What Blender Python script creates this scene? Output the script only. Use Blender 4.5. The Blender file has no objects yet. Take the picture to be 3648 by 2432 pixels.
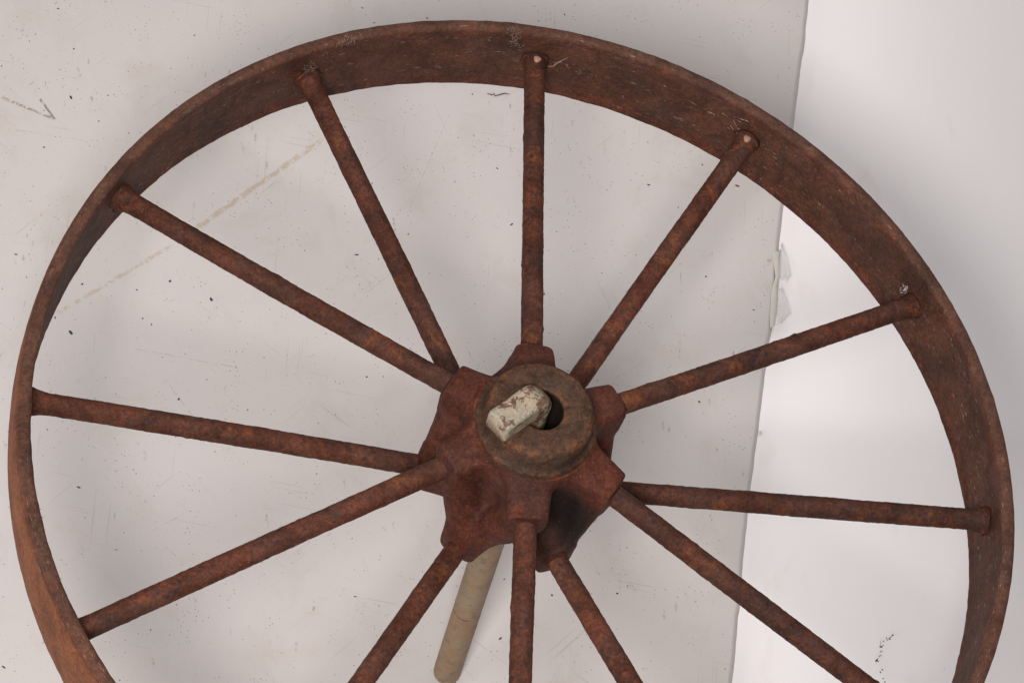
import bpy, bmesh, math, random
import numpy as np
from mathutils import Vector, Matrix, noise

# ------------------------------------------------------------------ camera, world, lights, exposure
S = bpy.context.scene
C = S.collection
FPX = 9949.37            # focal length in pixels of the 3648 px wide photograph
# The board is the plane z = 0; its normal, seen from the camera, leans as the wheel's axis does.
NB = Vector((0.13, 0.36, 0.924)).normalized()
FOOT = Vector(((1590 - 1824) * 2.30 / FPX, (1216 - 2398) * 2.30 / FPX, -2.30))   # where the rod stands, in camera space
XB = (Vector((1, 0, 0)) - NB * NB.x).normalized()
YB = NB.cross(XB)
B3 = Matrix((XB, YB, NB))
CM = Matrix.Translation(-(B3 @ FOOT)) @ B3.to_4x4()      # camera space -> world
cam_d = bpy.data.cameras.new('camera')
cam_d.sensor_width = 36.0
cam_d.lens = FPX / 3648 * 36.0
cam_d.clip_start = 0.05
cam_d.clip_end = 100
cam = bpy.data.objects.new('camera', cam_d)
C.objects.link(cam)
cam.matrix_world = CM
S.camera = cam
S.view_settings.view_transform = 'Standard'
S.view_settings.look = 'None'
S.view_settings.gamma = 1
S.view_settings.use_curve_mapping = False
S.view_settings.exposure = -0.08
W = bpy.data.worlds.new('World')
S.world = W
W.use_nodes = True
W.node_tree.nodes['Background'].inputs[0].default_value = (1.0, 0.97, 0.98, 1)
W.node_tree.nodes['Background'].inputs[1].default_value = 0.25

def area(name, loc, target, size, power, color):
    l = bpy.data.lights.new(name, 'AREA')
    l.shape = 'SQUARE'
    l.size = size
    l.energy = power
    l.color = color
    o = bpy.data.objects.new(name, l)
    C.objects.link(o)
    o.location = loc
    o.rotation_euler = (Vector(target) - Vector(loc)).to_track_quat('-Z', 'Y').to_euler()
    return o

area('key_softbox', (-0.40, -0.76, 2.2), (-0.05, 0.1, 0.1), 0.42, 41, (1.0, 0.965, 0.94))
area('added_fill', (0.5, 1.5, 2.4), (0.2, 0.3, 0.0), 1.9, 22, (1.0, 0.975, 0.965))  # unseen lamp, added to even the brightness towards the top
area('side_softbox', (-1.7, -0.5, 0.95), (0.0, 0.1, 0.35), 0.9, 10, (1.0, 0.955, 0.92))

# ------------------------------------------------------------------ helpers
def tag(o, label=None, cat=None, group=None, kind=None):
    if label: o['label'] = label
    if cat: o['category'] = cat
    if group: o['group'] = group
    if kind: o['kind'] = kind
    return o

def mesh_obj(name, verts, faces, mat, parent=None, smooth=True, uvs=None):
    me = bpy.data.meshes.new(name)
    me.from_pydata([tuple(v) for v in verts], [], [tuple(int(i) for i in f) for f in faces])
    me.update()
    if uvs is not None:
        ul = me.uv_layers.new(name='UVMap')
        li = np.zeros(len(me.loops), dtype=np.int32)
        me.loops.foreach_get('vertex_index', li)
        ul.data.foreach_set('uv', np.asarray(uvs, dtype=np.float32)[li].ravel())
    if smooth:
        me.polygons.foreach_set('use_smooth', [True] * len(me.polygons))
    if mat: me.materials.append(mat)
    o = bpy.data.objects.new(name, me)
    C.objects.link(o)
    if parent: o.parent = parent
    return o

def cam_ray(px, py):
    return CM.to_translation(), (CM.to_3x3() @ Vector(((px - 1824) / FPX, (1216 - py) / FPX, -1)))

def fl(px, py, z=0.0):
    """point of the plane at height z that stands at this place of the photograph"""
    o, d = cam_ray(px, py)
    return o + d * ((z - o.z) / d.z)

def fbm(p, s, o=4):
    return noise.fractal(Vector(p) * s, 0.9, 2.0, o, noise_basis='PERLIN_ORIGINAL')

class N:
    """small node-tree writer"""
    def __init__(self, name):
        self.m = bpy.data.materials.new(name)
        self.m.use_nodes = True
        self.t = self.m.node_tree
        self.b = self.t.nodes['Principled BSDF']
        self.out = self.t.nodes['Material Output']
    def new(self, typ, **kw):
        n = self.t.nodes.new(typ)
        for k, v in kw.items(): setattr(n, k, v)
        return n
    def put(self, sock, v):
        if isinstance(v, bpy.types.NodeSocket): self.t.links.new(v, sock)
        elif isinstance(v, (tuple, list)) and len(v) == 3 and sock.type == 'RGBA': sock.default_value = (*v, 1)
        else: sock.default_value = v
    def coord(self, what='Object'):
        return self.new('ShaderNodeTexCoord').outputs[what]
    def mapping(self, vec, scale=(1, 1, 1), rot=(0, 0, 0), loc=(0, 0, 0)):
        n = self.new('ShaderNodeMapping')
        self.put(n.inputs['Vector'], vec)
        n.inputs['Scale'].default_value = scale
        n.inputs['Rotation'].default_value = rot
        n.inputs['Location'].default_value = loc
        return n.outputs[0]
    def noise(self, vec, scale, detail=4, rough=0.6, dist=0.0):
        n = self.new('ShaderNodeTexNoise')
        self.put(n.inputs['Vector'], vec)
        n.inputs['Scale'].default_value = scale
        n.inputs['Detail'].default_value = detail
        n.inputs['Roughness'].default_value = rough
        n.inputs['Distortion'].default_value = dist
        return n.outputs['Fac']
    def voro(self, vec, scale, rand=1.0):
        n = self.new('ShaderNodeTexVoronoi')
        self.put(n.inputs['Vector'], vec)
        n.inputs['Scale'].default_value = scale
        n.inputs['Randomness'].default_value = rand
        return n.outputs['Distance']
    def ramp(self, v, a, b):
        n = self.new('ShaderNodeMapRange', interpolation_type='SMOOTHSTEP')
        self.put(n.inputs['Value'], v)
        n.inputs['From Min'].default_value = a
        n.inputs['From Max'].default_value = b
        return n.outputs[0]
    def math(self, op, a, b=0.0, c=0.0):
        n = self.new('ShaderNodeMath', operation=op)
        self.put(n.inputs[0], a); self.put(n.inputs[1], b); self.put(n.inputs[2], c)
        return n.outputs[0]
    def mul(self, a, b): return self.math('MULTIPLY', a, b)
    def mix(self, f, a, b):
        n = self.new('ShaderNodeMix', data_type='RGBA')
        self.put(n.inputs[0], f); self.put(n.inputs[6], a); self.put(n.inputs[7], b)
        return n.outputs[2]
    def bump(self, h, strength, dist, normal=None):
        n = self.new('ShaderNodeBump')
        self.put(n.inputs['Height'], h)
        n.inputs['Strength'].default_value = strength
        n.inputs['Distance'].default_value = dist
        if normal is not None: self.put(n.inputs['Normal'], normal)
        return n.outputs[0]
    def done(self, col, rough=0.8, normal=None, spec=0.3):
        self.put(self.b.inputs['Base Color'], col)
        self.put(self.b.inputs['Roughness'], rough)
        self.put(self.b.inputs['Specular IOR Level'], spec)
        if normal is not None: self.put(self.b.inputs['Normal'], normal)
        return self.m

# ------------------------------------------------------------------ rust
def rust(name, base=(0.115, 0.036, 0.022), orange=(0.25, 0.075, 0.022), dark=(0.045, 0.026, 0.022),
         seed=(0, 0, 0), orange_amt=0.5, dark_amt=0.5, pits=True, bands=None, dust=0.3, edge_orange=0.0, scrape=0.0, grime_shade=None, bore=False):
    n = N(name)
    oi = n.new('ShaderNodeObjectInfo')
    co = n.coord('Object')
    va = n.new('ShaderNodeVectorMath', operation='MULTIPLY_ADD')
    n.put(va.inputs[0], oi.outputs['Random']); va.inputs[1].default_value = (3.1, 5.3, 7.7); n.put(va.inputs[2], co)
    co = va.outputs[0]
    co = n.mapping(co, loc=seed)
    big = n.noise(co, 22, 4, 0.6)
    mid = n.noise(co, 120, 5, 0.65, 0.6)
    fine = n.noise(co, 520, 4, 0.7)
    fine2 = n.noise(n.mapping(co, loc=(3, 1, 2)), 900, 2, 0.6)
    col = n.mix(n.ramp(mid, 0.35, 0.68), tuple(c * .78 for c in base), tuple(c * 1.30 for c in base))
    col = n.mix(n.mul(n.ramp(fine, 0.45, 0.70), 0.45), col, tuple(c * q for c, q in zip(base, (1.6, 1.6, 1.5))))
    col = n.mix(n.mul(n.ramp(fine2, 0.52, 0.30), 0.6), col, tuple(c * .38 for c in base))
    # greyish and orange rust in patches
    grey = tuple(0.65 * c + 0.35 * 0.045 for c in base)
    col = n.mix(n.mul(n.ramp(big, 0.42, 0.62), 0.55), col, (grey[0] * .85, grey[1] * .95, grey[2] * .98))
    om = n.mul(n.ramp(n.noise(n.mapping(co, loc=(7, 2, 5)), 46, 5, 0.7, 0.5), 0.62 - 0.12 * orange_amt, 0.76 - 0.1 * orange_amt),
               n.ramp(fine, 0.3, 0.6))
    if edge_orange:
        geo = n.new('ShaderNodeNewGeometry')
        eo = n.mul(n.ramp(geo.outputs['Pointiness'], 0.505, 0.545), n.ramp(mid, 0.40, 0.60))
        om = n.math('MAXIMUM', om, n.mul(eo, edge_orange))
    col = n.mix(n.mul(om, 0.55), col, orange)
    dm = n.ramp(n.noise(n.mapping(co, loc=(1, 9, 4)), 75, 5, 0.7, 0.4), 0.60 - 0.12 * dark_amt, 0.72 - 0.08 * dark_amt)
    col = n.mix(n.mul(dm, 0.62), col, dark)
    if pits:
        v = n.voro(n.mapping(co, loc=(2, 2, 2)), 120, 1.0)
        pm = n.mul(n.ramp(v, 0.34, 0.16), n.ramp(n.noise(co, 60, 2), 0.42, 0.55))
        col = n.mix(n.mul(pm, 0.7), col, (0.034, 0.02, 0.022))
    if bands:
        uv = n.new('ShaderNodeUVMap').outputs[0]
        sp = n.new('ShaderNodeSeparateXYZ'); n.put(sp.inputs[0], uv)
        wob = n.math('ADD', sp.outputs[1], n.mul(n.math('SUBTRACT', n.noise(n.mapping(uv, scale=(6, 3, 1)), 6, 4), 0.5), 0.10))
        streak = n.noise(n.mapping(uv, scale=(60, 26, 1)), 7, 5, 0.7)
        for (lo0, lo1, hi0, hi1, c, amt) in bands:
            m = n.mul(n.ramp(wob, lo0, lo1), n.ramp(wob, hi1, hi0))
            m = n.mul(m, n.math('MULTIPLY_ADD', n.ramp(streak, 0.33, 0.66), 0.65, 0.35))
            col = n.mix(n.mul(m, amt), col, c)
        if scrape:
            u = n.mapping(uv, scale=(26, 22, 1), loc=(.4, .2, 0))
            sm = n.mul(n.ramp(n.noise(u, 4.5, 6, 0.8), 0.575, 0.64), n.ramp(n.noise(n.mapping(uv, scale=(3, 12, 1)), 2.2, 2), 0.50, 0.56))
            col = n.mix(n.mul(sm, scrape), col, (0.42, 0.33, 0.27))
    # grain over everything: dark pinpricks and lighter oxide crumbs
    g1 = n.noise(n.mapping(co, loc=(8, 3, 1)), 330, 5, 0.8)
    g2 = n.noise(n.mapping(co, loc=(2, 8, 5)), 34, 4, 0.65, 0.6)
    gv = n.math('MULTIPLY', n.math('MULTIPLY_ADD', n.ramp(g1, 0.30, 0.72), 0.70, 0.64), n.math('MULTIPLY_ADD', n.ramp(g2, 0.30, 0.70), 0.60, 0.70))
    gv = n.mul(gv, n.math('MULTIPLY_ADD', oi.outputs['Random'], 0.35, 0.80))
    sc_ = n.new('ShaderNodeVectorMath', operation='SCALE'); n.put(sc_.inputs[0], col); n.put(sc_.inputs['Scale'], gv)
    col = sc_.outputs[0]
    if grime_shade:  # black grease together with painted-in shade of the hollow beside a boss
        c0 = n.new('ShaderNodeVectorMath', operation='DISTANCE'); n.put(c0.inputs[0], n.coord('Object')); c0.inputs[1].default_value = grime_shade[0]
        gm = n.ramp(n.math('ADD', c0.outputs['Value'], n.mul(n.math('SUBTRACT', big, .5), .02)), grime_shade[1], grime_shade[1] * .55)
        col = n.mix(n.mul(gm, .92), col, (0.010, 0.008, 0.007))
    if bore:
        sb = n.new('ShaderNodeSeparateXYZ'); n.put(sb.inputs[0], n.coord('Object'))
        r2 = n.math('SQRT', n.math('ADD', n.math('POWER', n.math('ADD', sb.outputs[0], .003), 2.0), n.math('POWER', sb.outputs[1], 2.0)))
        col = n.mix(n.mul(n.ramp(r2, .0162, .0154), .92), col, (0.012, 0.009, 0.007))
    # dust
    dv = n.ramp(n.noise(n.mapping(co, loc=(5, 5, 1)), 640, 3, 0.6), 0.665, 0.73)
    col = n.mix(n.mul(dv, dust), col, (0.36, 0.27, 0.22))
    h = n.math('ADD', n.mul(fine, 0.5), n.math('ADD', n.mul(mid, 1.0), n.mul(fine2, 0.25)))
    if pits: h = n.math('SUBTRACT', h, n.mul(pm, 0.35))
    rg = n.math('MULTIPLY_ADD', fine, -0.25, 0.78)
    return n.done(col, rg, n.bump(n.math('ADD', h, n.mul(g1, .5)), 0.8, 0.0011), 0.18)

M_spoke = rust('rust_spoke', base=(0.090, 0.0285, 0.0160), orange_amt=0.75, dark_amt=0.6)
M_rim = rust('rust_rim', base=(0.112, 0.034, 0.0190), orange=(0.22, 0.068, 0.024), pits=False, orange_amt=0.25, dark_amt=0.35, scrape=0.8,
             bands=[(-0.1, -0.05, 0.105, 0.135, (0.092, 0.050, 0.034), 0.75),       # near edge face, greyish
                    (0.15, 0.22, 0.36, 0.43, (0.072, 0.036, 0.023), 0.7),          # inner face, dark middle band
                    (0.52, 0.56, 0.93, 0.98, (0.27, 0.092, 0.034), 0.9)])          # outer tread, brighter orange
M_hub = rust('rust_hub', base=(0.098, 0.0265, 0.0150), orange=(0.21, 0.062, 0.021), orange_amt=0.15, dark_amt=0.15, pits=False, edge_orange=0.9, dust=0.35, grime_shade=((0.0225, -0.054, 0.008), 0.038))
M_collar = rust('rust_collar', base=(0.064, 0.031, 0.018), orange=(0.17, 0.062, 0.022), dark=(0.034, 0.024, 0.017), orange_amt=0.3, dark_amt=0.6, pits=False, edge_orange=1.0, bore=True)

def m_rod():
    n = N('dull_zinc_rod')
    co = n.coord('Object')
    a = n.noise(co, 32, 5, 0.65, 0.5)
    b = n.noise(n.mapping(co, loc=(4, 1, 2)), 110, 4, 0.7)
    f = n.noise(co, 420, 4, 0.7)
    col = n.mix(n.ramp(a, 0.38, 0.62), (0.29, 0.215, 0.14), (0.29, 0.165, 0.09))
    col = n.mix(n.mul(n.ramp(b, 0.50, 0.68), 0.75), col, (0.15, 0.135, 0.10))
    col = n.mix(n.mul(n.ramp(f, 0.52, 0.70), 0.5), col, (0.36, 0.27, 0.18))
    col = n.mix(n.mul(n.ramp(n.noise(n.mapping(co, loc=(9, 9, 9)), 210, 3), 0.66, 0.72), 0.7), col, (0.09, 0.055, 0.035))
    # dark line worn round the shaft
    sp = n.new('ShaderNodeSeparateXYZ'); n.put(sp.inputs[0], co)
    w = n.math('ADD', sp.outputs[2], n.mul(n.noise(co, 60, 2), 0.004))
    ring = n.mul(n.ramp(n.math('ABSOLUTE', n.math('SUBTRACT', w, 0.1215)), 0.0013, 0.0003), n.ramp(n.noise(co, 150, 2), 0.40, 0.55))
    col = n.mix(n.mul(ring, 0.9), col, (0.045, 0.03, 0.022))
    return n.done(col, 0.6, n.bump(n.math('ADD', f, b), 0.5, 0.0008), 0.3)
M_rod = m_rod()

def m_head():
    n = N('flaking_pale_paint')
    co = n.coord('Object')
    sx = n.new('ShaderNodeSeparateXYZ'); n.put(sx.inputs[0], co); hx = sx.outputs[0]
    a = n.math('ADD', n.noise(co, 115, 6, 0.74, 0.3), n.mul(n.ramp(hx, .016, .002), .085))
    f = n.noise(co, 600, 4, 0.7)
    geo = n.new('ShaderNodeNewGeometry')
    pale = n.mix(n.ramp(f, 0.35, 0.7), (0.25, 0.215, 0.155), (0.40, 0.35, 0.27))
    pale = n.mix(n.mul(n.ramp(n.noise(n.mapping(co, loc=(3, 3, 3)), 60, 3), 0.45, 0.6), 0.5), pale, (0.42, 0.30, 0.19))
    rustc = n.mix(n.ramp(n.noise(co, 180, 4), 0.4, 0.6), (0.11, 0.045, 0.025), (0.17, 0.10, 0.065))
    chip = n.math('MAXIMUM', n.ramp(a, 0.545, 0.57), n.mul(n.ramp(geo.outputs['Pointiness'], 0.56, 0.62), n.ramp(f, 0.4, 0.55)))
    col = n.mix(chip, pale, rustc)
    return n.done(col, n.math('MULTIPLY_ADD', chip, 0.25, 0.45), n.bump(n.math('SUBTRACT', n.mul(f, 0.3), chip), 0.6, 0.0008), 0.4)
M_head = m_head()

def simple(name, col, rough=0.8, var=0.35, scale=300):
    n = N(name)
    co = n.coord('Object')
    c = n.mix(n.noise(co, scale, 3), tuple(x * (1 - var) for x in col), tuple(x * (1 + var) for x in col))
    return n.done(c, rough)

# board paint
def m_board():
    n = N('worn_white_board_paint')
    co = n.coord('Object')
    a = n.noise(co, 3.0, 4, 0.55)
    b = n.noise(co, 16, 5, 0.65, 0.4)
    f = n.noise(co, 900, 3, 0.7)
    base = n.mix(n.ramp(a, 0.35, 0.65), (0.595, 0.550, 0.530), (0.565, 0.525, 0.515))
    base = n.mix(n.mul(n.ramp(b, 0.50, 0.72), 0.42), base, (0.50, 0.44, 0.38))
    base = n.mix(n.mul(f, 0.10), base, (0.42, 0.38, 0.36))
    # ground-in smudges
    sm = n.mul(n.ramp(n.noise(n.mapping(co, scale=(1, .45, 1), rot=(0, 0, .3)), 60, 5, 0.75, 0.3), 0.66, 0.78), n.ramp(n.noise(n.mapping(co, loc=(2, 0, 0)), 9, 2), 0.45, 0.62))
    base = n.mix(n.mul(sm, 0.6), base, (0.36, 0.28, 0.21))
    # fine scratches in several directions
    for k, (ang, sc, th) in enumerate([(0.15, 1.0, .70), (1.15, 1.3, .71), (-0.75, .8, .71), (1.62, 1.1, .70), (0.62, .9, .72)]):
        m = n.mapping(co, rot=(0, 0, ang), loc=(k * 1.7, k * .9, 0))
        wv = n.new('ShaderNodeVectorMath', operation='MULTIPLY'); n.put(wv.inputs[0], m); wv.inputs[1].default_value = (11 * sc, 620 * sc, 1)
        s = n.ramp(n.noise(wv.outputs[0], 1.0, 1, 0.4), th, th + .045)
        s = n.mul(s, n.ramp(n.noise(n.mapping(m, scale=(1, 1, 1)), 14, 2), 0.50, 0.62))
        base = n.mix(n.mul(s, 0.42), base, (0.37, 0.32, 0.26))
    # specks
    for k, (sc, lo, c, amt) in enumerate([(260, 0.17, (0.14, 0.11, 0.10), .8), (120, .085, (0.12, .10, .10), .85), (420, .18, (0.34, 0.22, 0.16), .6)]):
        v = n.voro(n.mapping(co, loc=(k * 3.3, k, 0)), sc)
        s = n.mul(n.ramp(v, lo, lo * .5), n.ramp(n.noise(n.mapping(co, loc=(k, 4, 0)), 30, 3), 0.50, 0.60))
        base = n.mix(n.mul(s, amt), base, c)
    # short rusty smears
    for k, (ang, sc, c) in enumerate([(0.05, 95, (0.22, 0.13, 0.09)), (-0.5, 70, (0.28, 0.19, 0.12)), (0.9, 80, (0.33, 0.24, 0.17))]):
        v = n.voro(n.mapping(co, loc=(k * 2.3, k * 5, 0), rot=(0, 0, ang), scale=(1, .28, 1)), sc)
        sm2 = n.mul(n.ramp(v, .13, .05), n.ramp(n.noise(n.mapping(co, loc=(k, 7, 0)), 7, 3), 0.54, 0.62))
        sm2 = n.mul(sm2, n.ramp(n.noise(co, 300, 4, .7), .42, .56))
        base = n.mix(n.mul(sm2, 0.6), base, c)
    # individual marks: tan diagonal line and the dark pencil tick
    def seg(p0, p1, w, jag=0.0006, js=120):
        p0, p1 = fl(*p0), fl(*p1)
        L = (p1 - p0).length
        ang = math.atan2(p1.y - p0.y, p1.x - p0.x)
        s = n.new('ShaderNodeVectorMath', operation='SUBTRACT'); n.put(s.inputs[0], co); s.inputs[1].default_value = p0
        r = n.new('ShaderNodeVectorRotate', rotation_type='Z_AXIS'); n.put(r.inputs['Vector'], s.outputs[0]); r.inputs['Angle'].default_value = -ang
        x = n.new('ShaderNodeSeparateXYZ'); n.put(x.inputs[0], r.outputs[0])
        yy = n.math('ADD', x.outputs[1], n.mul(n.math('SUBTRACT', n.noise(co, js, 3), 0.5), jag * 6))
        m = n.ramp(n.math('ABSOLUTE', yy), w, w * .25)
        m = n.mul(m, n.ramp(x.outputs[0], 0, L * .06 + .0004))
        m = n.mul(m, n.ramp(x.outputs[0], L, L * .94 - .0004))
        return m
    for (p0, p1, w, c, amt, th, sc, jag) in [
            ((190, 1125), (620, 870), .0026, (0.42, 0.31, 0.21), .50, .40, 150, .0008),
            ((620, 870), (1160, 490), .0034, (0.43, 0.31, 0.20), .60, .38, 140, .0009),
            ((0, 345), (195, 425), .0018, (0.20, 0.15, 0.11), .75, .41, 300, .0002),
            ((140, 350), (197, 428), .0016, (0.15, 0.12, 0.09), .8, .38, 300, .0002),
            ((0, 455), (330, 505), .0006, (0.33, 0.27, 0.22), .6, .45, 200, .0003),
            ((470, 1240), (850, 1310), .0006, (0.33, 0.27, 0.22), .55, .42, 200, .0003),
            ((580, 1340), (700, 1500), .0006, (0.33, 0.27, 0.22), .5, .42, 200, .0003),
            ((1610, 385), (1455, 750), .0006, (0.38, 0.32, 0.27), .5, .42, 200, .0002),
            ((1400, 770), (1417, 890), .0012, (0.20, 0.17, 0.15), .7, .45, 300, .0002),
            ((2425, 930), (2427, 1060), .0006, (0.26, 0.21, 0.16), .7, .45, 300, .0002),
            ((2423, 1170), (2421, 1290), .0006, (0.26, 0.21, 0.16), .7, .45, 300, .0002),
            ((520, 1900), (655, 1830), .0006, (0.38, 0.32, 0.26), .6, .42, 200, .0002),
            ((585, 1940), (690, 2040), .0005, (0.38, 0.32, 0.26), .6, .42, 200, .0002),
            ((275, 240), (290, 275), .0016, (0.30, 0.25, 0.20), .6, .45, 260, .0004),
            ((515, 1600), (520, 1640), .0028, (0.33, 0.27, 0.20), .5, .45, 260, .0006),
            ((2530, 1830), (2538, 1860), .0018, (0.22, 0.18, 0.14), .6, .45, 300, .0005)]:
        m = n.mul(seg(p0, p1, w, jag), n.ramp(n.noise(co, sc, 4, 0.7), th, th + .14))
        base = n.mix(n.mul(m, amt), base, c)
    h = n.math('ADD', n.mul(n.noise(co, 25, 3), 0.6), n.mul(f, 0.12))
    return n.done(base, 0.5, n.bump(h, 0.15, 0.002), 0.3)
M_board = m_board()

def m_paper():
    n = N('white_backdrop_paper')
    co = n.coord('Object')
    a = n.noise(co, 4, 3, 0.5)
    b = n.noise(n.mapping(co, scale=(1, .5, 1)), 30, 4, 0.6, 0.4)
    base = n.mix(n.ramp(a, 0.35, 0.65), (0.87, 0.825, 0.825), (0.85, 0.815, 0.82))
    base = n.mix(n.mul(n.ramp(b, 0.58, 0.75), 0.22), base, (0.70, 0.62, 0.56))
    return n.done(base, 0.6, n.bump(n.noise(co, 12, 2), 0.1, 0.003), 0.2)
M_paper = m_paper()
M_under = simple('cream_board_core', (0.56, 0.525, 0.48), 0.6, 0.05, 60)
n = N('torn_clear_film')
n.done(n.mix(n.noise(n.coord('Object'), 150, 3), (0.62, 0.58, 0.58), (0.8, 0.78, 0.78)), 0.3, None, 0.5)
n.b.inputs['Alpha'].default_value = 0.45
M_film = n.m

# ------------------------------------------------------------------ setting: paper backdrop and the board on it
edge_px = [(2945, -500), (2888, 0), (2871, 174), (2864, 199), (2834, 448), (2797, 738), (2783, 868), (2777, 957), (2768, 1060), (2757, 1167), (2746, 1216),
           (2734, 1318), (2706, 1546), (2679, 1750), (2655, 1986), (2642, 2167), (2638, 2185), (2624, 2355), (2614, 2432), (2560, 2900)]
edge_w = [fl(x, y) for x, y in edge_px][::-1]
def edge_x(y):
    e = edge_w
    if y < e[0].y: return e[0].x + (y - e[0].y) * (e[3].x - e[0].x) / (e[3].y - e[0].y)
    if y > e[-1].y: return e[-1].x + (y - e[-1].y) * (e[-1].x - e[-4].x) / (e[-1].y - e[-4].y)
    return float(np.interp(y, [p.y for p in e], [p.x for p in e]))
nx, ny = 110, 90
vs, fs = [], []
for j in range(ny + 1):
    for i in range(nx + 1):
        x = -1.8 + 4.2 * i / nx
        y = -1.6 + 4.0 * j / ny
        z = -0.0096
        k = max(0.0, x - edge_x(y) - .03)
        z -= .80 * k * k / (k + .25)              # the loose sheet sinks gently away from the board
        z += min(1, k / .25) * .004 * math.sin((x * .8 + y * .6) * 7.0 + .6)
        vs.append((x, y, z))
for j in range(ny):
    for i in range(nx):
        a = j * (nx + 1) + i
        fs.append((a, a + 1, a + nx + 2, a + nx + 1))
floor = mesh_obj('floor', vs, fs, M_paper)
tag(floor, 'smooth white paper ground sheet lying beyond the board edge', kind='structure')

vs, fs = [], []
prof = [(-.0060, 0), (-.0046, -.0005), (-.0036, -.0014), (-.0027, -.0028), (-.0018, -.0046), (-.0008, -.0068), (0, -.0094)]
cols = 34
ys = np.concatenate([np.linspace(-1.3, -.12, 12)[:-1], np.linspace(-.12, .84, 560), np.linspace(.84, 1.9, 12)[1:]])
for y in ys:
    ex = edge_x(y) + 0.0004 * fbm((0, y, 3), 60)
    for i in range(cols + 1):
        x = -1.5 + (ex - .0060 + 1.5) * (i / cols) ** .7
        vs.append((x, y, 0.0))
    for dx, dz in prof[1:]:
        vs.append((ex + dx, y, dz))
wrow = cols + len(prof)
for j in range(len(ys) - 1):
    for i in range(wrow - 1):
        a = j * wrow + i
        fs.append((a, a + 1, a + wrow + 1, a + wrow))
board = mesh_obj('board', vs, fs, M_board)
tag(board, 'scuffed off-white painted board lying under the rusty wheel, with a worn right edge', 'board')
# cream core showing where the skin has torn off the edge
pts = [(2752, 900), (2762, 985), (2748, 1040), (2742, 1130), (2744, 1168)]
outer = [(2782, 890), (2777, 985), (2771, 1010), (2769, 1090), (2758, 1160)]
vs = [fl(x, y, .0006) + Vector((0, 0, 0)) for x, y in pts]
vs += [fl((a[0] + b[0]) / 2, (a[1] + b[1]) / 2, .0012) for a, b in zip(pts, outer)]
vs += [fl(x, y, -.0005) for x, y in outer]
vs += [fl(x, y, -.009) for x, y in outer]
fs = []
for r in range(3):
    for i in range(4): fs.append((r * 5 + i, r * 5 + i + 1, (r + 1) * 5 + i + 1, (r + 1) * 5 + i))
core = mesh_obj('exposed_core', vs, fs, M_under, board)
core['label'] = 'cream core showing at the torn edge'

def flap(poly_a, poly_b, seed):
    """a torn film flap spanned between the edge line a and its free edge b, rippled"""
    nn, mm = 24, 14
    vs, fs, rs = [], [], random.Random(seed)
    for i in range(nn + 1):
        t = i / nn
        def at(pl):
            k = t * (len(pl) - 1); a = min(int(k), len(pl) - 2); w = k - a
            return (pl[a][0] * (1 - w) + pl[a + 1][0] * w, pl[a][1] * (1 - w) + pl[a + 1][1] * w)
        A, B = at(poly_a), at(poly_b)
        for j in range(mm + 1):
            s = j / mm
            p = fl(A[0] * (1 - s) + B[0] * s, A[1] * (1 - s) + B[1] * s, 0)
            p.z = .0008 + .0045 * math.sin(s * math.pi * .9) * (.3 + t) + .0011 * math.sin((s * 3.3 + t * .8) * 6.283 + seed)
            vs.append(p)
    for i in range(nn):
        for j in range(mm):
            a = i * (mm + 1) + j
            fs.append((a, a + 1, a + mm + 2, a + mm + 1))
    o = mesh_obj('torn_film', vs, fs, M_film, board)
    return o
flap([(2780, 872), (2776, 930), (2772, 975), (2785, 1000)], [(2783, 872), (2805, 925), (2818, 985), (2800, 1012)], 1)
flap([(2772, 1030), (2773, 1080), (2770, 1130), (2766, 1160)], [(2783, 1030), (2804, 1070), (2816, 1122), (2782, 1158)], 2)
flap([(2700, 1540), (2699, 1560)], [(2709, 1538), (2711, 1556)], 3)

# ------------------------------------------------------------------ the wheel
Rm = Matrix(((0.97522939, 0.02490709, 0.21978915), (-0.13230609, 0.8619784, 0.48937545), (-0.17726458, -0.50633276, 0.84392204)))
T = Vector((0.00662, -0.0857, -2.00409))
wheel = bpy.data.objects.new('wheel', None)
C.objects.link(wheel)
WM = CM @ Matrix.Translation(T) @ Rm.to_4x4()
wheel.matrix_world = WM
wheel.empty_display_size = .1
tag(wheel, 'large rusty cast iron wheel with twelve round spokes, tilted above the white board', 'wheel')
R0, RIN, RINF, WD = 0.36, 0.35026, 0.35285, 0.0765

# rim: closed profile (r, z, v)
h = WD / 2
prof = [(R0 - .0008, h - .0006, 0.0), (R0 - .0025, h + .0002, .02), (R0 - .005, h + .0005, .05), (R0 - .0078, h + .0001, .08), (RIN + .0003, h - .0012, .105),
        (RIN, h - .003, .13), (RIN + .0006, h - .0065, .16), (RIN + .0022, h - .012, .20)]
for k in range(1, 9):
    t = k / 9
    prof.append((RIN + .0022 + .0002 * math.sin(t * math.pi), h - .012 - t * (WD - .022), .20 + .20 * t))
prof += [(RINF + .0006, -h + .010, .42), (RINF - .0001, -h + .004, .45), (RINF, -h + .001, .48), (RINF + .0012, -h, .50), (R0 - .0015, -h, .53), (R0 - .0002, -h + .0012, .55)]
for k in range(1, 10):
    t = k / 10
    prof.append((R0 + .0030 * math.sin(t * math.pi) ** .8, -h + .0012 + t * (WD - .0024), .55 + .42 * t))
prof.append((R0 - .0002, h - .0014, .98))
NP, NS = len(prof), 900
vs, fs, uv = [], [], []
for i in range(NS):
    a = 2 * math.pi * i / NS
    ca, sa = math.cos(a), math.sin(a)
    for (r, z, v) in prof:
        q = (r * ca, r * sa, z)
        d = .00045 * fbm(q, 90, 4) + .0004 * fbm(q, 14, 2)
        ed = 1.0 if (v < .15 or .43 < v < .56) else .45
        vs.append(((r + d * ed) * ca, (r + d * ed) * sa, z + .6 * ed * .0006 * fbm((q[1], q[0], q[2] + 3), 110, 3)))
        uv.append((a * R0, v))
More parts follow.
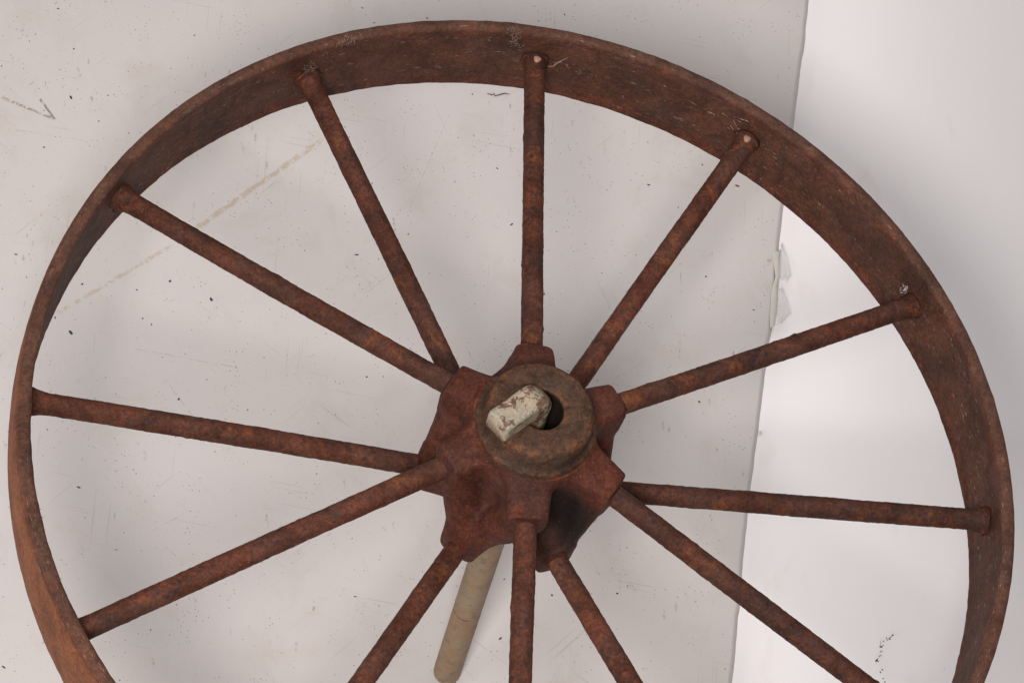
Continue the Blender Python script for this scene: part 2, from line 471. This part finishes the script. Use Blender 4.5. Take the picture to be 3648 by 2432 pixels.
for i in range(NS):
    for j in range(NP):
        a, b = i * NP + j, i * NP + (j + 1) % NP
        c, d_ = ((i + 1) % NS) * NP + (j + 1) % NP, ((i + 1) % NS) * NP + j
        fs.append((a, b, c, d_))
rim = mesh_obj('rim', vs, fs, M_rim, wheel, uvs=uv)

order = 'DEFGHIJKLABC'
adj = {'D': (.026, -.0043, -.0002, .0018), 'E': (.0464, .0084, .0001, .0026), 'F': (.0062, .0052, .0001, -.0009), 'G': (.0134, -.0025, .0003, -.0007),
       'H': (-.0166, -.011, -.0004, -.0002), 'I': (-.0014, -.019, 0, -.0002), 'J': (-.0484, .0039, -.0004, 0), 'K': (-.0543, .0042, .0002, 0),
       'L': (-.0617, -.0012, .0008, 0), 'A': (-.0325, .011, .0007, 0), 'B': (.001, .0051, 0, .0001), 'C': (.0375, -.005, -.0006, -.0022)}
ZU, ZL, ZR = 0.03486, -0.03103, 0.00211
HS = Vector((-0.003, 0.0, 0))            # the hub sits slightly off centre
spoke_ax = {}
for k, nm in enumerate(order):
    a = math.pi / 2 - k * math.pi / 6
    v = adj[nm]
    z = ZU if nm in 'BDFHJL' else ZL
    p0 = Vector((.065 * math.cos(a + v[0]), .065 * math.sin(a + v[0]), z + v[2]))
    p1 = Vector((RIN * math.cos(a + v[1]), RIN * math.sin(a + v[1]), ZR + v[3]))
    spoke_ax[nm] = (p0, p1)

def frame_of(d):
    u = Vector((0, 0, 1)).cross(d).normalized()
    return u, d.cross(u)

for k, nm in enumerate(order):
    p0, p1 = spoke_ax[nm]
    d = (p1 - p0).normalized()
    L = (p1 - p0).length
    u, w = frame_of(d)
    rs = random.Random(k + 5)
    vs, fs = [], []
    n_r, n_s = 230, 28
    bend = (rs.uniform(-.0006, .0006), rs.uniform(-.0006, .0006))
    start = -.020
    lumps = [(rs.uniform(.02, L - .03), rs.uniform(0, 6.28), rs.uniform(.0003, .0009), rs.uniform(.0014, .003)) for _ in range(7)]
    for i in range(n_r + 1):
        s = start + (L + .0025 - start) * i / n_r
        rad = .0080 + .00010 * math.sin(s * 31 + k)
        e = L - s
        if e < .016: rad += .0026 * (1 - max(e, 0) / .016) ** 2.2      # flared foot where it is let into the rim
        c = p0 + d * s + (u * bend[0] + w * bend[1]) * math.sin(math.pi * max(0, min(1, s / L)))
        for j in range(n_s):
            a = 2 * math.pi * j / n_s
            dr = (u * math.cos(a) + w * math.sin(a))
            q = c + dr * rad
            dd = .00020 * fbm(q, 60, 2) + .00030 * fbm(q, 260, 3)
            for (ls, la, lh, lw) in lumps:
                da = (a - la + math.pi) % (2 * math.pi) - math.pi
                g = ((s - ls) / lw) ** 2 + (da * rad / lw) ** 2
                if g < 6: dd += lh * math.exp(-g)
            vs.append(q + dr * dd)
    for i in range(n_r):
        for j in range(n_s):
            fs.append((i * n_s + j, i * n_s + (j + 1) % n_s, (i + 1) * n_s + (j + 1) % n_s, (i + 1) * n_s + j))
    fs.append(tuple(range(n_s))[::-1])
    fs.append(tuple(n_r * n_s + j for j in range(n_s)))
    so = mesh_obj('spoke', vs, fs, M_spoke, wheel)
    # crusty weld bead round the foot
    vs, fs = [], []
    for i in range(40):
        a = 2 * math.pi * i / 40
        rr = .0094 + .0010 * math.sin(3 * a + k) + .0005 * rs.uniform(-1, 1)
        rt = .0013 + .0006 * rs.uniform(-1, 1)
        for j in range(10):
            b = 2 * math.pi * j / 10
            dr = u * math.cos(a) + w * math.sin(a)
            vs.append(p1 - d * .0008 + dr * (rr + rt * math.cos(b)) - d * rt * math.sin(b))
    for i in range(40):
        for j in range(10):
            fs.append((i * 10 + j, i * 10 + (j + 1) % 10, ((i + 1) % 40) * 10 + (j + 1) % 10, ((i + 1) % 40) * 10 + j))
    mesh_obj('weld_bead', vs, fs, M_spoke, so)

# ------------------------------------------------------------------ hub casting: signed distance field + surface nets
def surface_nets(F, org, cs):
    nx, ny, nz = F.shape
    ins = F < 0
    c = [ins[i:nx - 1 + i, j:ny - 1 + j, k:nz - 1 + k] for i in (0, 1) for j in (0, 1) for k in (0, 1)]
    cnt = sum(x.astype(np.int8) for x in c)
    act = (cnt > 0) & (cnt < 8)
    idx = -np.ones(act.shape, dtype=np.int64)
    cells = np.argwhere(act)
    idx[act] = np.arange(len(cells))
    acc = np.zeros((len(cells), 3)); num = np.zeros(len(cells))
    corners = [(i, j, k) for i in (0, 1) for j in (0, 1) for k in (0, 1)]
    for a in corners:
        for ax in range(3):
            if a[ax] == 1: continue
            b = list(a); b[ax] = 1
            fa = F[cells[:, 0] + a[0], cells[:, 1] + a[1], cells[:, 2] + a[2]]
            fb = F[cells[:, 0] + b[0], cells[:, 1] + b[1], cells[:, 2] + b[2]]
            cr = (fa < 0) != (fb < 0)
            t = np.where(cr, fa / np.where(cr, fa - fb, 1), 0)
            p = np.array(a, float)[None, :].repeat(len(cells), 0)
            p[:, ax] += t
            acc[cr] += p[cr]; num[cr] += 1
    V = (cells + acc / num[:, None]) * cs + org
    faces = []
    for ax in range(3):
        sl0 = [slice(None)] * 3; sl1 = [slice(None)] * 3
        sl0[ax] = slice(0, -1); sl1[ax] = slice(1, None)
        A, B = ins[tuple(sl0)], ins[tuple(sl1)]
        E = np.argwhere(A != B)
        o1, o2 = (ax + 1) % 3, (ax + 2) % 3
        ok = (E[:, o1] > 0) & (E[:, o2] > 0) & (E[:, o1] < F.shape[o1] - 1) & (E[:, o2] < F.shape[o2] - 1)
        E = E[ok]
        def cid(d1, d2):
            q = E.copy(); q[:, o1] -= d1; q[:, o2] -= d2
            return idx[q[:, 0], q[:, 1], q[:, 2]]
        quad = np.stack([cid(1, 1), cid(0, 1), cid(0, 0), cid(1, 0)], 1)
        fl_ = B[E[:, 0], E[:, 1], E[:, 2]]
        quad[fl_] = quad[fl_][:, ::-1]
        faces.append(quad)
    return V, np.concatenate(faces)

def smin(a, b, k):
    hh = np.clip(.5 + .5 * (b - a) / k, 0, 1)
    return b * (1 - hh) + a * hh - k * hh * (1 - hh)
def smax(a, b, k): return -smin(-a, -b, k)

cs = .0009
ax_x = np.arange(-.094, .094, cs); ax_z = np.arange(-.080, .078, cs)
X, Y, Z = np.meshgrid(ax_x, ax_x, ax_z, indexing='ij')
Rr = np.sqrt(X * X + Y * Y)
rad_core = np.interp(Z, [-.072, -.055, -.040, -.01, .02, .040, .056, .066], [.034, .036, .043, .047, .048, .0465, .0435, .0415])
F = np.maximum((Rr - rad_core) * .9, np.maximum(Z - .0555, -.068 - Z))
for nm in order:
    p0, p1 = spoke_ax[nm]
    p0 = np.array(p0 - HS); p1 = np.array(p1 - HS)
    d = (p1 - p0) / np.linalg.norm(p1 - p0)
    ref = np.array([0, 0, 1.0]); u = np.cross(ref, d); u /= np.linalg.norm(u); w = np.cross(d, u)
    up = nm in 'BDFHJL'
    s = (X - p0[0]) * d[0] + (Y - p0[1]) * d[1] + (Z - p0[2]) * d[2]
    pu = (X - p0[0]) * u[0] + (Y - p0[1]) * u[1] + (Z - p0[2]) * u[2]
    pw = (X - p0[0]) * w[0] + (Y - p0[1]) * w[1] + (Z - p0[2]) * w[2]
    end = .0035 if up else .0035
    half = .0140 + np.clip(-(s - end), 0, .05) * .10
    off = pw - (0.0 if up else .0)
    # squarish boss with rounded corners
    qa, qb = np.abs(pu) - (half - .007), np.abs(off) - (half - .007)
    dd = np.sqrt(np.maximum(qa, 0) ** 2 + np.maximum(qb, 0) ** 2) + np.minimum(np.maximum(qa, qb), 0) - .007
    dd = smax(dd, s - end, .0022)
    dd = np.maximum(dd, -(s + .06))
    F = smin(F, dd, .0070)
# webs between neighbouring bosses
for k, nm in enumerate(order):
    nb = order[(k + 1) % 12]
    A = np.array(spoke_ax[nm][0] - HS); B = np.array(spoke_ax[nb][0] - HS)
    shrink = .90
    if {nm, nb} == {'I', 'J'}: shrink = .5
    if {nm, nb} in ({'D', 'E'}, {'L', 'A'}): shrink = .74
    A = A * np.array([shrink, shrink, .85]); B = B * np.array([shrink, shrink, 1.0])
    AB = B - A
    t = np.clip(((X - A[0]) * AB[0] + (Y - A[1]) * AB[1] + (Z - A[2]) * AB[2]) / (AB @ AB), 0, 1)
    dd = np.sqrt((X - A[0] - t * AB[0]) ** 2 + (Y - A[1] - t * AB[1]) ** 2 + (Z - A[2] - t * AB[2]) ** 2) - (.006 if {nm, nb} == {'I', 'J'} else .0138 if {nm, nb} in ({'J', 'K'}, {'K', 'L'}) else .0125)
    F = smin(F, dd, .0075)
rng = np.random.default_rng(4)
F = F + .00015 * np.sin(X * 190 + 3 * np.sin(Y * 120)) * np.sin(Z * 160 + 2) + .00012 * np.sin(Y * 410 + X * 150) * np.sin(Z * 330 + X * 260)
# deep hollow beside one of the bosses
am = math.radians(-66)
cx, cy = .063 * math.cos(am), .060 * math.sin(am)
ca_, sa_ = math.cos(am), math.sin(am)
lx = (X - cx) * ca_ + (Y - cy) * sa_; ly = -(X - cx) * sa_ + (Y - cy) * ca_
F = smax(F, (.0172 - np.sqrt((lx / 1.5) ** 2 + ly ** 2 + ((Z - .012) / 1.9) ** 2)), .005)
F = np.maximum(F, .0165 - Rr)
V, Q = surface_nets(F, np.array([ax_x[0], ax_x[0], ax_z[0]]), cs)
V = V + np.array(HS)
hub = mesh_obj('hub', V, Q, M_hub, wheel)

def lathe(name, prof, mat, parent, n=160, off=Vector((0, 0, 0)), jit=.0002, js=150):
    vs, fs = [], []
    m = len(prof)
    for i in range(n):
        a = 2 * math.pi * i / n
        for (r, z) in prof:
            q = Vector((r * math.cos(a), r * math.sin(a), z))
            vs.append(off + q * (1 + jit / .04 * fbm(q, js, 3)))
    for i in range(n):
        for j in range(m):
            fs.append((i * m + j, ((i + 1) % n) * m + j, ((i + 1) % n) * m + (j + 1) % m, i * m + (j + 1) % m))
    return mesh_obj(name, vs, fs, mat, parent)
# collar ring on the hub's near end: flange, groove, tapering neck, flat face, bore
lathe('hub_collar', [(.0152, -.0665), (.0172, -.0665), (.0172, .050), (.0420, .0505), (.0430, .0555), (.0431, .0590), (.0422, .0612), (.0405, .0614), (.0396, .0628), (.0388, .0670), (.0384, .0720),
                     (.0376, .0758), (.0364, .0778), (.0345, .0789), (.0300, .0792), (.0250, .0791), (.0200, .0790), (.0168, .0786), (.0158, .0776), (.0153, .0750), (.0152, .03), (.0152, -.03)],
      M_collar, wheel, off=HS, jit=.00028)

# pale cut pin ends standing where two of the spokes meet the rim
M_pin = simple('bare_cut_metal', (0.42, 0.23, 0.16), 0.45, 0.25, 900)
def pin(nm, pxoff):
    p0, p1 = spoke_ax[nm]
    d = (p1 - p0).normalized()
    nrm = Vector((0, 0, 1))
    base = p1 - d * .0045 + nrm * .0086
    vs, fs = [], []
    for (r, z) in [(.0030, -.002), (.0029, .0012), (.0024, .0020), (.0010, .0023)]:
        for j in range(14):
            a = 2 * math.pi * j / 14
            rr = r * (1 + .12 * math.sin(3 * a + 1))
            vs.append(base + Vector((rr * math.cos(a), rr * math.sin(a), z)))
    for i in range(3):
        for j in range(14):
            fs.append((i * 14 + j, i * 14 + (j + 1) % 14, (i + 1) * 14 + (j + 1) % 14, (i + 1) * 14 + j))
    fs.append(tuple(3 * 14 + j for j in range(14)))
    mesh_obj('pin_end', vs, fs, M_pin, wheel)
pin('D', 0); pin('E', 0)

# ------------------------------------------------------------------ the rod through the hub
def cpt(px, py, depth):
    return CM @ Vector(((px - 1824) * depth / FPX, (1216 - py) * depth / FPX, -depth))
head_c = cpt(1912, 1417, 1.932)
foot_c = Vector((0, 0, 0))
rod = bpy.data.objects.new('rod', None)
C.objects.link(rod)
up = (head_c - foot_c).normalized()
# axes of the rod: z up the shaft, x toward the bent stub
stub_end = cpt(1773, 1518, 1.932)
sdir = (stub_end - head_c)
view = (head_c - CM.to_translation()).normalized()
sdir = sdir - view * (sdir.dot(up) / view.dot(up))      # square to the shaft, same direction in the picture
# lengthen so that its image still reaches the same place
sl = .0385
sdir.normalize()
yv = up.cross(sdir)
rot = Matrix((sdir, yv, up)).transposed()
rod.matrix_world = Matrix.Translation(foot_c) @ rot.to_4x4()
tag(rod, 'dull beige round metal rod standing through the hub hole, its bent top flaking pale paint', 'rod')
LR = (head_c - foot_c).length
RR = .0113
# shaft
vs, fs = [], []
ns, nr = 40, 120
zs = [(0.0007, RR * .80), (.0014, RR * .93), (.003, RR * .985)] + [(.005 + (LR - .035 - .005) * i / nr, RR) for i in range(nr + 1)]
# its lower end is cut square but worn round
for (z, r) in zs:
    for j in range(ns):
        a = 2 * math.pi * j / ns
        q = Vector((r * math.cos(a), r * math.sin(a), z))
        vs.append(q * 1 + Vector((math.cos(a), math.sin(a), 0)) * (.0002 * fbm(q, 90, 3)))
for i in range(len(zs) - 1):
    for j in range(ns):
        fs.append((i * ns + j, i * ns + (j + 1) % ns, (i + 1) * ns + (j + 1) % ns, (i + 1) * ns + j))
fs.append(tuple(range(ns))[::-1])
mesh_obj('shaft', vs, fs, M_rod, rod)
# bent head: sweep up the shaft, round the corner, out along the stub
path = []
for i in range(8): path.append((Vector((0, 0, LR - .035 + .024 * i / 8)), 0.0))
rb = .0115
for i in range(13):
    t = i / 12 * math.pi / 2
    path.append((Vector((rb * (1 - math.cos(t)), 0, LR - rb + rb * math.sin(t))), t))
for i in range(1, 17): path.append((Vector((rb + (sl - rb) * i / 16, 0, LR)), math.pi / 2))
vs, fs = [], []
ns = 48
for i, (p, t) in enumerate(path):
    n1 = Vector((-math.cos(t), 0, math.sin(t)))        # outer side of the bend
    n2 = Vector((0, 1, 0))
    f = max(0, min(1, (i - 8) / 14))
    for j in range(ns):
        a = 2 * math.pi * j / ns
        e = 2.0 / (2 + 4.5 * f)                        # round to squarish section
        ca, sa = math.cos(a), math.sin(a)
        x = math.copysign(abs(ca) ** e, ca); y = math.copysign(abs(sa) ** e, sa)
        q = p + n1 * (x * RR * (1 - .20 * f)) + n2 * (y * RR * (1 - .11 * f))
        if i > len(path) - 3:                          # eased end
            q = p + (q - p) * (1.0 if i == len(path) - 2 else 0.93)
        g = .00028 * fbm(q, 130, 3)
        vs.append(q + (q - p).normalized() * g)
for i in range(len(path) - 1):
    for j in range(ns):
        fs.append((i * ns + j, i * ns + (j + 1) % ns, (i + 1) * ns + (j + 1) % ns, (i + 1) * ns + j))
fs.append(tuple((len(path) - 1) * ns + j for j in range(ns)))
hd = mesh_obj('bent_head', vs, fs, M_head, rod)
bm = bmesh.new(); bm.from_mesh(hd.data); bmesh.ops.recalc_face_normals(bm, faces=bm.faces); bm.to_mesh(hd.data); bm.free()
hd['label'] = 'bent stub with flaking pale paint'

# ------------------------------------------------------------------ small debris
M_crumb = simple('dark_crumb', (0.055, 0.04, 0.035), 0.9, 0.5, 200)
M_straw = simple('dry_straw', (0.42, 0.28, 0.19), 0.7, 0.3, 300)
M_flake = simple('rust_flake', (0.20, 0.085, 0.05), 0.9, 0.4, 300)
M_web = simple('grey_fluff', (0.27, 0.20, 0.17), 0.9, 0.2, 300)

def chip_mesh(vs, fs, c, s, rs, flat=.35, el=1.0, normal=None):
    a0 = rs.uniform(0, 6.28); b = len(vs)
    k = rs.randint(5, 7)
    for lv, sc in ((0, 1.0), (1, .7)):
        for i in range(k):
            a = a0 + 6.283 * i / k
            r = s * rs.uniform(.65, 1.1) * sc
            x, y = r * math.cos(a) * el, r * math.sin(a)
            ca, sa = math.cos(a0), math.sin(a0)
            vs.append((c[0] + x * ca - y * sa, c[1] + x * sa + y * ca, c[2] + lv * s * flat))
    for i in range(k): fs.append((b + i, b + (i + 1) % k, b + k + (i + 1) % k, b + k + i))
    fs.append(tuple(b + k + i for i in range(k)))

rs = random.Random(21)
vs, fs = [], []
for i in range(2600):
    px, py = rs.uniform(-100, 3700), rs.uniform(-100, 2550)
    ex = float(np.interp(py, [p[1] for p in edge_px], [p[0] for p in edge_px]))
    if px > ex - 30 and (px < ex + 60 or rs.random() < .93): continue
    if px > ex - 500 and rs.random() < .55: continue
    if fbm((px, py, 0), .0016, 2) < -.12 and rs.random() < .75: continue
    s = .00016 + .00070 * rs.random() ** 7
    chip_mesh(vs, fs, fl(px, py, .0001 if px < ex else -.002), s, rs, el=rs.choice((1, 1, 1.6, 2.6)))
o = mesh_obj('dirt_crumbs', vs, fs, M_crumb, smooth=False)
tag(o, 'fine dark dirt crumbs scattered over the board', kind='stuff')

big = [((233, 1009), 'on the board inside the left rim, upper of two'), ((252, 1182), 'on the board inside the left rim, lower of two')]
def lone(name, px, py, s, el, ang, mat, label, cat, group=None, z=.0001, flat=.4):
    r2 = random.Random(int(px * 7 + py)); vs, fs = [], []
    k = 8
    for lv, sc in ((0, 1.0), (1, .6)):
        for i in range(k):
            a = 6.283 * i / k; r = s * r2.uniform(.75, 1.1) * sc
            x, y = r * math.cos(a) * el, r * math.sin(a)
            vs.append((x * math.cos(ang) - y * math.sin(ang), x * math.sin(ang) + y * math.cos(ang), lv * s * flat))
    for i in range(k): fs.append((i, (i + 1) % k, k + (i + 1) % k, k + i))
    fs.append(tuple(k + i for i in range(k)))
    o = mesh_obj(name, vs, fs, mat, smooth=False)
    o.location = fl(px, py, z)
    return tag(o, label, cat, group)
G = 'loose dirt crumbs on the board'
for (px, py, s, el, ang, lab) in [
        (606, 1001, .0011, 1.3, .9, 'small dark crumb high between the two upper left spokes'),
        (293, 1012, .0009, 1.3, .6, 'small dark crumb close to the left rim above the lone left spoke'),
        (252, 1184, .0013, 2.0, -.9, 'oblong black crumb beside the inner side of the left rim'),
        (752, 1066, .0011, 2.2, -1.1, 'slim black splinter of dirt below the upper left spoke'),
        (253, 348, .0010, 2.2, -1.0, 'slim dark crumb near the dark pencil tick at upper left'),
        (263, 175, .0007, 1.3, .8, 'tiny dark crumb near the top left corner of the board'),
        (2515, 985, .0008, 1.1, 0, 'tiny round crumb between the two right upper spokes')]:
    lone('dirt_crumb', px, py, s, el, ang, M_crumb, lab, 'crumb', G)
lone('rust_flake', 2627, 662, .0011, 2.2, -.2, M_flake, 'reddish brown rust flake on the board beside the upper right spoke', 'flake', None)

def strand(name, pts, rad, mat, label, cat, group=None, kind=None):
    cu = bpy.data.curves.new(name, 'CURVE'); cu.dimensions = '3D'
    cu.bevel_depth = rad; cu.bevel_resolution = 1
    for pl in pts:
        s = cu.splines.new('POLY'); s.points.add(len(pl) - 1)
        for i, p in enumerate(pl): s.points[i].co = (*p, 1); s.points[i].radius = 1.0 if 0 < i < len(pl) - 1 else .4
    cu.materials.append(mat)
    o = bpy.data.objects.new(name, cu); C.objects.link(o)
    dg = bpy.context.evaluated_depsgraph_get()
    me = bpy.data.meshes.new_from_object(o.evaluated_get(dg))
    bpy.data.objects.remove(o); bpy.data.curves.remove(cu)
    o = bpy.data.objects.new(name, me); C.objects.link(o)
    return tag(o, label, cat, group, kind)

# straw and twig on the board
strand('twig', [[fl(1735, 333, .0006), fl(1752, 338, .001), fl(1760, 336, .0012)], [fl(1758, 331, .001), fl(1764, 342, .001), fl(1785, 336, .0014), fl(1798, 333, .001), fl(1815, 336, .001)]],
       .0005, M_crumb, 'broken dark twig scrap on the board under the top of the rim', 'twig')
# cobweb-like trail of dirt on the paper at lower right
pl = [(3180, 2262), (3172, 2270), (3160, 2278), (3142, 2284), (3138, 2300), (3136, 2330), (3120, 2352), (3135, 2370), (3139, 2395), (3150, 2432)]
rs = random.Random(3)
vs, fs = [], []
for a, b in zip(pl[:-1], pl[1:]):
    for i in range(5):
        t = rs.random()
        chip_mesh(vs, fs, fl(a[0] + (b[0] - a[0]) * t + rs.uniform(-7, 7), a[1] + (b[1] - a[1]) * t + rs.uniform(-5, 5), -.0015), rs.choice((.0002, .0003, .0004, .0006)), rs, el=1.5)
for (x, y, s) in [(3180, 2261, .0006), (3139, 2303, .0009), (3124, 2351, .0009), (3139, 2331, .0005)]:
    chip_mesh(vs, fs, fl(x, y, -.0015), s, rs, el=1.5)
tag(mesh_obj('dirt_trail', vs, fs, M_crumb, smooth=False), 'thin broken trail of dark dirt on the white paper at lower right', 'dirt')
# straw wisps and fluff caught on the inside of the rim
def rim_pt(px, py):
    """point on the inside of the rim seen at this place"""
    o, dr = cam_ray(px, py)
    inv = WM.inverted()
    o2 = inv @ o; d2 = inv.to_3x3() @ dr
    a = d2.x ** 2 + d2.y ** 2; b = 2 * (o2.x * d2.x + o2.y * d2.y); c = o2.x ** 2 + o2.y ** 2 - (RIN + .0006) ** 2
    t = (-b + math.sqrt(b * b - 4 * a * c)) / (2 * a)
    return WM @ (o2 + d2 * t)
def wisp(name, lines, rad, mat, label, cat, group=None, lift=.0012):
    out = []
    for l in lines:
        q = []
        for i, (x, y) in enumerate(l):
            p = rim_pt(x, y)
            p = p + (CM.to_translation() - p).normalized() * (lift * (1 + i % 2))
            q.append(p)
        out.append(q)
    return strand(name, out, rad, mat, label, cat, group)
wisp('straw_wisp', [[(1945, 238), (1972, 236), (1990, 222), (2023, 206)], [(1972, 236), (1978, 226)], [(1985, 224), (2000, 222)], [(2016, 228), (2023, 240)]], .00038, M_straw,
     'dry straw wisp caught on the rim right of the vertical top spoke', 'straw', 'straw wisps caught on the rim')
wisp('straw_wisp', [[(2602, 447), (2613, 462)], [(2612, 427), (2624, 450)], [(2635, 422), (2668, 434)], [(2640, 426), (2662, 430)]], .00045, M_straw,
     'short straw bits on the rim above the upper right spoke foot', 'straw', 'straw wisps caught on the rim')
def fluff(cx, cy, r, n, seed, label, ang=0, el=1.0, mat=M_web, group='fluff tufts caught on the rim'):
    rs = random.Random(seed); L = []
    for i in range(n):
        x, y = cx + rs.gauss(0, r * el) , cy + rs.gauss(0, r)
        x, y = cx + (x - cx) * math.cos(ang) - (y - cy) * math.sin(ang), cy + (x - cx) * math.sin(ang) + (y - cy) * math.cos(ang)
        l = [(x, y)]; a = rs.uniform(0, 6.28)
        for k in range(5):
            a += rs.uniform(-.5, .5); x += math.cos(a) * r * .35; y += math.sin(a) * r * .35
            l.append((x, y))
        L.append(l)
    return wisp('fluff_tuft', L, .00013, mat, label, 'fluff', group, lift=.0016)
fluff(1232, 145, 9, 34, 1, 'long pale fluff tuft on the near edge of the rim left of the top', ang=-.45, el=3.0)
fluff(1825, 108, 7, 18, 2, 'small fluff tuft high on the rim left of the vertical top spoke', el=1.2)
fluff(1838, 145, 8, 26, 3, 'hanging fluff tuft low on the rim left of the vertical top spoke', ang=1.4, el=1.8)
fluff(1100, 245, 9, 34, 4, 'matted fluff tuft at the foot of the second spoke from the top left', ang=-.3, el=1.7, mat=simple('dull_fluff', (0.2, .15, .12), .9))
fluff(3222, 1030, 6, 20, 5, 'white fluff tuft above the foot of the right upper spoke', mat=simple('white_fluff', (0.7, .66, .64), .9))
